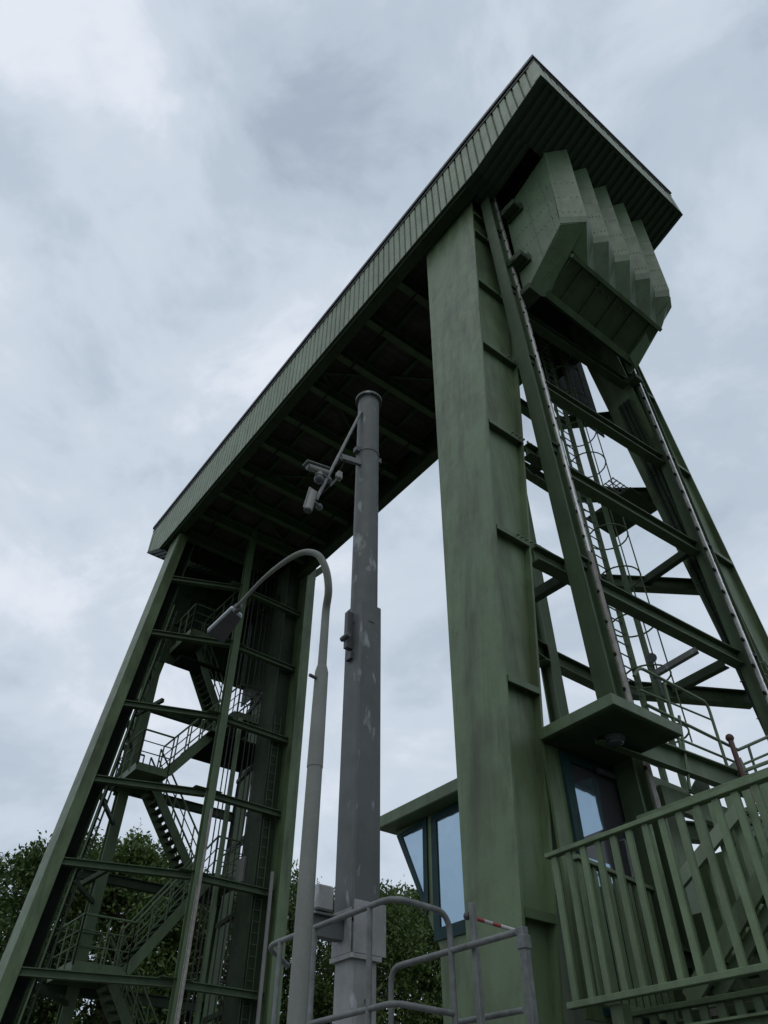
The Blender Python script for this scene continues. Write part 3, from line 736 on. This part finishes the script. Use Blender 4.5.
balustrade('shorter green balustrade standing under the canopy in front of the cabin door', *[V(p.x, p.y, 0) for p in (at_z(574, 857, 2.9), at_z(674, 900, 2.9))], 1.44, 2.9, .17, .07, RAILG)
balustrade('middle green balustrade directly behind the near one, with a higher top rail', (5.48, -8.3, 0), (.5, -8.3, 0), 1.44, 3.49, .235, .085, RAILG)
balustrade('rear green balustrade seen between the bars of the near one', (5.0, -9.7, 0), (.4, -9.7, 0), 1.44, 3.55, .22, .12, GREEN)
balustrade('low row of green bars showing under the near balustrade', (5.6, -7.5, 0), (.6, -7.5, 0), .80, 1.36, .2, .09, GREEN2, nm='kick_bars')
st2 = thing('platform_stair', 'pale green sloping stair stringers crossing behind the near balustrade', 'stair', (3.5, -8.4, ZP))
pa, pb = at_y(678, 884, -8.2), at_y(742, 806, -8.2)
build('handrail', MB().bar(pa, pb, .06, .15), CLAD, st2)
pc, pd = at_y(690, 1000, -7.7), at_y(775, 858, -7.7)
build('stringer', MB().bar(pc, pd, .05, .18), GREEN, st2)
build('stringer', MB().bar(pc+V(-.25, -.1, 0), pd+V(-.25, -.1, 0), .05, .12), GREEN2, st2)
for i in range(6):
    c = pc.lerp(pd, (i+.5)/6); build('tread', MB().box(c+V(-.1, -.8, -.02), c+V(.1, -.03, .02)), DARKG, st2)
ms = thing('mesh_panel', 'wire mesh panels over a blue-grey sheet behind the balustrades', 'mesh panel', (3.5, -8.9, ZP))
x0, x1, zz0, zz1 = .8, 4.55, 1.6, 3.35
wm = MB()
n = int((x1-x0)/.075)
for i in range(n+1): wm.box((x0+i*.075, -8.9, zz0), (x0+i*.075+.009, -8.909, zz1))
for i in range(int((zz1-zz0)/.075)+1): wm.box((x0, -8.910, zz0+i*.075), (x1, -8.919, zz0+i*.075+.009))
build('wire_mesh', wm, GREEN2, ms)
build('frame', MB().box((x0, -8.87, zz1), (x1, -8.93, zz1+.08)).box((x0, -8.87, zz0-.08), (x1, -8.93, zz0)).box((x1, -8.87, zz0-.08), (x1+.07, -8.93, zz1+.08)).box((3.0, -8.87, zz0), (3.1, -8.895, zz1)), GREEN, ms)
build('backing_sheet', MB().box((x0, -9.05, zz0), (x1-.4, -9.07, zz1-.1)), BLUSH, ms)

# high walkway with tube handrail behind the canopy
wk = thing('walkway', 'high green walkway with thin tube railings between canopy and far pillar', 'walkway', (5.5, -10.5, 4.7))
ZW = 4.85
build('edge_beam', MB().cbeam((5.62, -8.0, ZW-.18), (5.35, -12.3, ZW-.18), .12, .36, .02, -1), GREEN2, wk)
build('edge_beam', MB().bar((5.9, -9.6, ZW-.62), (5.75, -12.4, ZW-.62), .12, .32), GREEN, wk)
build('bracket', MB().prism([(5.75, -10.2, ZW-.45), (5.75, -10.8, ZW-.45), (5.75, -10.8, ZW+.1)], (.04, 0, 0)).prism([(5.4, -10.9, ZW), (5.4, -11.5, ZW), (5.4, -11.4, ZW+.3)], (.04, 0, 0)), GREEN2, wk)
pts = [at_x(639, 667, 5.5), at_x(707, 703, 5.5), at_x(729, 772, 5.5)]
s0 = at_x(634, 676, 5.5)
build('handrail', MB().tube(fillet([s0, pts[0], pts[1], pts[2]], .15), .026, 8), GREEN2, wk)
build('mid_rail', MB().tube([at_x(645, 704, 5.5), at_x(738, 750, 5.5), at_x(790, 727, 5.0)], .026, 8), GREEN2, wk)
build('mid_rail', MB().tube([at_x(640, 690, 5.5), at_x(712, 720, 5.5)], .017, 6), GREEN2, wk)
build('mid_rail', MB().tube([at_x(670, 735, 5.5), at_x(742, 765, 5.5), at_x(800, 740, 5.0)], .02, 8), GREEN2, wk)
build('mid_rail', MB().tube([at_x(736, 774, 5.45), at_x(800, 750, 5.0)], .03, 8), GREEN2, wk)
for a, b_ in (((664, 683), (682, 752)), ((748, 745), (760, 785)), ((679, 716), (690, 790))):
    build('railing_post', MB().tube([at_x(*a, 5.5), at_x(*b_, 5.5)], .024, 8), GREEN2, wk)
p1, p2 = at_x(735, 742, 5.3), at_x(746, 785, 5.3)
rp = thing('post', 'red-brown post with a round ball top beside the high walkway railing', 'post', V(p2.x, p2.y, p2.z-.4))
build('shaft', MB().tube([V(p2.x, p2.y, p2.z-.4), V(p2.x, p2.y, p1.z)], .042, 12), REDB, rp)
build('ball_top', MB().ball(V(p2.x, p2.y, p1.z+.03), .066, 14), REDB, rp)

# ------------------------------------------------------------------ grey mast with cameras
MX, MY = 6.52, -4.67
mast = thing('camera_mast', 'tall grey patch-painted mast, square below and round above, in front of the bridge', 'mast', (MX, MY, GZ+.1))
ztb = 5.75
build('round_tube', MB().tube([(MX, MY, ztb-.3), (MX, MY, 10.2)], .183, 32), MAST, mast)
build('top_flange', MB().tube([(MX, MY, 10.2), (MX, MY, 10.25)], .235, 32), MAST, mast)
build('clamp_band', MB().tube([(MX, MY, 8.78), (MX, MY, 8.84)], .192, 32).box((MX-.05, MY+.18, 8.76), (MX+.05, MY+.25, 8.86)).box((MX-.05, MY-.18, 8.76), (MX+.05, MY-.25, 8.86)), LAMPD, mast)
s = .172
build('square_section', MB().hexa([(MX-s-.0, MY-s-.0, 1.95), (MX+s+.0, MY-s-.0, 1.95), (MX+s+.0, MY+s+.0, 1.95), (MX-s-.0, MY+s+.0, 1.95)],
      [(MX-s, MY-s, ztb), (MX+s, MY-s, ztb), (MX+s, MY+s, ztb), (MX-s, MY+s, ztb)]), MAST, mast, bevel=.02)
build('lower_section', MB().box((MX-.15, MY-.15, GZ+.1), (MX+.15, MY+.15, 1.95)), MASTL, mast, bevel=.02)
build('collar_plate', MB().box((MX-.19, MY-.17, 1.62), (MX+.17, MY+.19, 1.66)).box((MX-.190, MY-.22, 1.665), (MX-.172, MY+.16, 2.12)).box((MX-.16, MY+.175, 1.665), (MX+.15, MY+.185, 2.05)), MASTL, mast)
for z in (1.3, 1.0, 2.0, .5, .75, 1.8):
    build('bolt_head', MB().tube([(MX-.148, MY-.02, z), (MX-.21, MY-.02, z)], .022, 10), LAMPD, mast)
build('slot', MB().box((MX-.158, MY-.10, 2.3), (MX-.1545, MY-.085, 2.45)), LENS, mast)
build('slot', MB().box((MX-.158, MY+.03, 2.3), (MX-.1545, MY+.045, 2.45)), LENS, mast)
build('side_arm', MB().box((MX-.05, MY+.195, 1.78), (MX+.06, MY+.66, 1.95)).box((MX-.1, MY+.195, 1.952), (MX+.1, MY+.66, 1.97)), MAST, mast)
build('side_box', MB().box((MX-.09, MY+.34, 1.995), (MX+.09, MY+.54, 2.22)), MASTL, mast, bevel=.015)
hb = build('hinge_bracket', MB().box((MX-.02, MY+.16, 5.05), (MX+.05, MY+.27, 5.6)).box((MX-.04, MY+.157, 4.9), (MX+.07, MY+.22, 5.0)).tube([(MX-.08, MY+.28, 5.2), (MX+.08, MY+.28, 5.2)], .035, 8), LAMPD, mast)
def mpt(px, py): return at_x(px, py, MX-.05)
r1, r2 = mpt(361, 412), mpt(316, 500)
build('camera_arm', MB().tube([r1, r2], .025, 8).bar(mpt(341, 457), mpt(360, 463), .06, .10), GALV, mast)
def camera_unit(px, py, dpx, label, ln=.34, r=.052):
    a = mpt(px, py); b = mpt(px+dpx[0], py+dpx[1]); d = (b-a).normalized()
    c = thing('security_camera', label, 'camera', a, 'cameras on the grey mast')
    build('body', MB().tube([a, a+d*ln], r, 14), CAMW, c)
    build('lens', MB().tube([a+d*ln, a+d*(ln+.015)], r*.85, 14), LENS, c)
    build('sun_shield', MB().bar(a+V(0, 0, r+.012), a+d*(ln+.06)+V(0, 0, r+.012), .14, .012), CAMW, c)
    build('mount', MB().tube([a+d*.15, a+d*.1+V(0, -.14, -.10)], .03, 8).ball(a+d*.1+V(0, -.14, -.10), .05, 8), LAMPD, c)
camera_unit(327, 473, (-12, -4), 'upper pale camera lying level on the mast\'s slanting arm')
camera_unit(313, 493, (-6, 20), 'lower pale camera pointing down from the end of the mast\'s slanting arm', .38, .06)
c = mpt(339, 476)
sb = thing('relay_box', 'small pale box beside the mast\'s slanting camera arm', 'box', c)
build('housing', MB().box(c-V(.045, .04, .075), c+V(.045, .04, .075)), CAMW, sb, bevel=.01)
build('bracket', MB().tube([c, mpt(330, 486)], .015, 6), LAMPD, sb)
dc = mpt(319, 479)
dm = thing('security_camera', 'round camera head under the slanting arm between the two long cameras', 'camera', dc, 'cameras on the grey mast')
build('housing', MB().ball(dc, .075, 14), LAMPD, dm); build('collar', MB().tube([dc+V(0, 0, .05), dc+V(0, 0, .14)], [.07, .04], 12), CAMW, dm)

for (ax_, ay_), (bx_, by_), sag in (((318, 476), (341, 459), .10), ((314, 494), (345, 460), .22)):
    a, b = mpt(ax_, ay_), mpt(bx_, by_)
    build('camera_cable', MB().tube([a.lerp(b, t/8)-V(0, 0, sag*4*(t/8)*(1-t/8)) for t in range(9)], .008, 6), INNER, mast)
# ------------------------------------------------------------------ street lamp
LXp = at_z(312, 780, 2.35)
bx, by = LXp.x, LXp.y
lamp = thing('street_lamp', 'curved grey street lamp whose arm arches over to a flat lamp head, nearest the camera', 'street lamp', (bx, by, GZ+.1))
def lp(px, py): return at_z(px, py, LZ)
LZ = 4.55
tp = at_z(326, 610, 1.0); kk = math.hypot(bx, by)/math.hypot(tp.x, tp.y)
zb1 = tp.z*kk
j = [at_z(px, py, z) for px, py, z in ((328.5, 590, zb1+.12), (326, 570, zb1+.28), (319, 556, zb1+.42), (308, 552, zb1+.50), (296, 555, zb1+.53), (280, 565, zb1+.54), (262, 580, zb1+.54), (243, 600, zb1+.53), (236, 607, zb1+.52))]
topv = tp*kk
base = V(bx, by, GZ+.1)
sl = lambda z: base.lerp(topv, (z-base.z)/(topv.z-base.z))
build('pole', MB().tube([base, sl(2.45)], [.070, .060], 20), LAMPM, lamp)
build('sleeve', MB().tube([sl(2.45), sl(3.30), sl(3.36)], [.064, .058, .044], 20), LAMPM, lamp)
ctl = [sl(3.36), sl((3.36+topv.z)/2), topv]+j; cr = [.040, .038, .037, .036, .035, .033, .030, .027, .024, .020, .017, .016]
cp, crr = [], []
for i in range(len(ctl)-1):
    p0, p1_, p2_, p3_ = ctl[max(i-1, 0)], ctl[i], ctl[i+1], ctl[min(i+2, len(ctl)-1)]
    for k in range(5):
        t = k/5; cp.append(.5*((2*p1_)+(p2_-p0)*t+(2*p0-5*p1_+4*p2_-p3_)*t*t+(3*p1_-p0-3*p2_+p3_)*t**3)); crr.append(cr[i]*(1-t)+cr[i+1]*t)
cp.append(ctl[-1]); crr.append(cr[-1])
build('curved_arm', MB().tube(cp, crr, 16), LAMPM, lamp)
build('bolt', MB().tube([sl(3.22), sl(3.22)+V(-.02, .13, 0)], .015, 8), LAMPD, lamp)
h0 = j[-1]; zL = h0.z
c4 = [at_z(*p, zL) for p in ((232, 604), (243, 613), (224, 640), (207, 628))]
hd = build('lamp_head', MB().hexa([p+V(0, 0, -.06) for p in c4], [p+V(0, 0, .0) for p in c4]), LAMPL, lamp, bevel=.02)
cen = sum(c4, Vector())/4
build('diffuser', MB().hexa([cen+(p-cen)*.9+V(0, 0, -.075) for p in c4], [cen+(p-cen)*.95+V(0, 0, -.062) for p in c4]), LAMPD, hd)
build('joint', MB().tube([h0+V(0, 0, 0), (c4[0]+c4[1])/2], [.05, .065], 12), LAMPD, hd)

# ------------------------------------------------------------------ galvanised handrails on the raised landing
tag(build('raised_landing', MB().box((3.2, -5.6, GZ+.1), (8.2, -2.0, .16)), CONC), 'grey concrete block under the galvanised handrails', 'landing')
def T(px, py, z): return at_z(px, py, z)
ZH = 1.62
hr = thing('handrail', 'galvanised tube handrail with bent corners around the foot of the grey mast', 'handrail', (5.5, -3.6, .16), 'galvanised handrails in the foreground')
P0, P1, P2 = T(268, 946, ZH), T(393, 897, ZH), T(449, 913, ZH)
P3 = V(P2.x, P2.y, .16)
def ret(P, Q, d): return P+(P-Q).normalized()*d
back = P0+V(.25, -.35, 0)
r0 = .023
build('top_rail', MB().tube(fillet([V(P0.x+.55, P0.y-.55, ZH), P0, P1, P2, P3], .16, 6), r0, 14), GALV, hr)
ZM = .93
M0, M1, M2 = [V(p.x, p.y, ZM+.03) for p in (P0, P1, P2)]
build('mid_rail', MB().tube(fillet([V(P0.x+.55, P0.y-.55, ZM+.03), M0, M1, M2], .12, 6), r0*.9, 14), GALV, hr)
def post(par, p, z1): build('rail_post', MB().tube([V(p.x, p.y, .16), V(p.x, p.y, z1)], r0*.95, 12), GALV, par)
for t in (.12, .42, .84): post(hr, P0.lerp(P1, t), ZH)
hr2 = thing('handrail', 'lower galvanised tube handrail running to the post before the big pillar', 'handrail', (5, -4.8, .16), 'galvanised handrails in the foreground')
Z2 = 1.36
Q0, Q1 = T(391, 968, Z2), T(517, 932, Z2)
build('top_rail', MB().tube(fillet([V(Q0.x, Q0.y, .16), Q0, Q1], .12, 6), r0, 14), GALV, hr2)
build('mid_rail', MB().tube([T(455, 1023, .95), T(524, 1010, .95)], r0*.9, 12), GALV, hr2)
a_ = T(472, 903, 1.66); b_ = T(521, 919, 1.66)
build('rail_post', MB().box((a_.x-.024, a_.y-.024, .16), (a_.x+.024, a_.y+.024, 1.66)), GALV, hr2, bevel=.006)
build('rail_post', MB().box((b_.x-.034, b_.y-.034, .16), (b_.x+.034, b_.y+.034, 1.60)), GALV, hr2, bevel=.006)
build('post_cap', MB().box((b_.x-.044, b_.y-.044, 1.44), (b_.x+.044, b_.y+.044, 1.54)), GALV, hr2, bevel=.006)
bar = thing('barrier_bar', 'thin red and white barrier bar between two galvanised posts', 'barrier', T(467, 917, 1.58), 'galvanised handrails in the foreground')
u0, u1 = T(467, 916, 1.58), T(517, 931, 1.52)
bar.pop('group', None) if 'group' in bar.keys() else None
for i in range(6):
    build('band', MB().tube([u0.lerp(u1, i/6), u0.lerp(u1, (i+1)/6)], .014, 10), REDM if i in (1, 3) else WHTM, bar)
build('end_cap', MB().ball(u0, .03, 10), LAMPD, bar)

# ------------------------------------------------------------------ trees behind
def crown_mesh(seed, m, h, w_, nclump=110, nleaf=250, lsz=.12):
    r = random.Random(seed); vs = []; fs = []
    cl = []
    for i in range(nclump):
        t = r.random(); z = .22*h+.78*h*t
        rad = w_*math.sqrt(max(0.04, math.sin(math.pi*min(1, (.12+.86*t)))))*(.55+.5*r.random())*(1-.35*t)
        a = r.random()*6.283; cl.append((Vector((rad*math.cos(a), rad*math.sin(a), z)), .55+.75*r.random()))
    for c, cr in cl:
        for k in range(nleaf):
            d = Vector((r.gauss(0, 1), r.gauss(0, 1), r.gauss(0, .75))); d = d/max(d.length, .01)*cr*(r.random()**.45)*1.15
            p = c+d; s_ = lsz*(.6+.8*r.random())
            n_ = Vector((r.gauss(0, 1), r.gauss(0, 1), r.gauss(0, 1)+.5)).normalized()
            a = n_.orthogonal().normalized(); ang = r.random()*6.28
            b = n_.cross(a); a, b = a*math.cos(ang)+b*math.sin(ang), b*math.cos(ang)-a*math.sin(ang)
            o = len(vs); vs += [p-a*s_, p-b*s_*.45, p+a*s_, p+b*s_*.45]; fs.append((o, o+1, o+2, o+3))
    # thin shoots sticking out of the top
    for i in range(46):
        a = r.random()*6.283; q0 = r.random()*w_*.9; z = h*(.86+.16*r.random())-q0*.35
        base_ = Vector((q0*math.cos(a), q0*math.sin(a), z)); dr = Vector((r.gauss(0, .25), r.gauss(0, .25), 1)).normalized(); ln = .6+1.1*r.random()
        for k in range(16):
            p = base_+dr*ln*k/16+Vector((r.gauss(0, .07), r.gauss(0, .07), 0)); s_ = lsz*.7
            n_ = Vector((r.gauss(0, 1), r.gauss(0, 1), r.gauss(0, 1))).normalized(); aa = n_.orthogonal().normalized(); bb = n_.cross(aa)
            o = len(vs); vs += [p-aa*s_, p-bb*s_*.45, p+aa*s_, p+bb*s_*.45]; fs.append((o, o+1, o+2, o+3))
    me = bpy.data.meshes.new('crown'); me.from_pydata([tuple(v) for v in vs], [], fs); me.materials.append(m); return me
def trunk_mesh(seed, h):
    r = random.Random(seed); mb = MB()
    mb.tube([(0, 0, 0), (.1, .05, h*.3), (0, .1, h*.6), (.05, 0, h*.88)], [.34, .26, .16, .05], 10)
    for i in range(9):
        a = i*2.4+r.random(); z = h*(.28+.06*i); ln = h*(.26-.015*i)
        d = Vector((math.cos(a), math.sin(a), .9)); p = Vector((.05, .05, z))
        mb.tube([p, p+d*ln*.5, p+d*ln*.5+Vector((d.x*.4, d.y*.4, .7))*ln*.6], [.12, .07, .03], 6)
    me = bpy.data.meshes.new('trunk'); me.from_pydata([tuple(p) for p in mb.v], [], mb.f); me.materials.append(BARK); return me
kinds = [(crown_mesh(1, LEAF, 14, 4.2), trunk_mesh(1, 14)), (crown_mesh(2, LEAF2, 14, 3.8), trunk_mesh(2, 14)), (crown_mesh(3, LEAF3, 14, 4.4), trunk_mesh(3, 14))]
def tree(px, py_top, dist, kind, label, sw=1.0):
    q_ = ray(px, py_top); k = dist/math.hypot(q_.x, q_.y); top = q_*k
    h = top.z-GZ; sc = h/14
    t_ = thing('tree', label, 'tree', (top.x, top.y, GZ), 'trees behind the lift bridge'); t_.scale = (sc*sw, sc*sw, sc); t_.rotation_euler.z = rnd.random()*6
    for nm, me in zip(('crown', 'trunk'), kinds[kind]):
        o = bpy.data.objects.new(nm, me); scene.collection.objects.link(o); o.parent = t_
tree(-30, 862, 47, 0, 'leafy green tree at the far left edge beyond the left tower')
tree(35, 858, 42, 1, 'dark tree rising directly left of the left tower\'s near leg')
tree(98, 846, 46, 2, 'yellow-green tree seen through the left bay of the left tower', 1.1)
tree(140, 852, 43, 0, 'green tree behind the lowest landing of the zigzag stair')
tree(178, 880, 47, 1, 'dark tree behind the worn centre post of the left tower')
tree(228, 884, 44, 2, 'yellow-green tree behind the hoist ropes of the left tower')
tree(282, 880, 40, 0, 'green tree between the left tower and the street lamp', .8)
tree(330, 905, 44, 1, 'dark tree hidden mostly behind the grey mast')
tree(378, 896, 38, 0, 'green tree between the grey mast and the cabin window')
tree(412, 898, 42, 1, 'dark tree rising directly beside the cabin\'s slanted end')
tree(470, 915, 40, 2, 'yellow-green tree behind the control cabin')
tree(-90, 900, 50, 1, 'dark tree beyond the left edge of the view')
hedge = MB()
print('objects', len(bpy.data.objects))
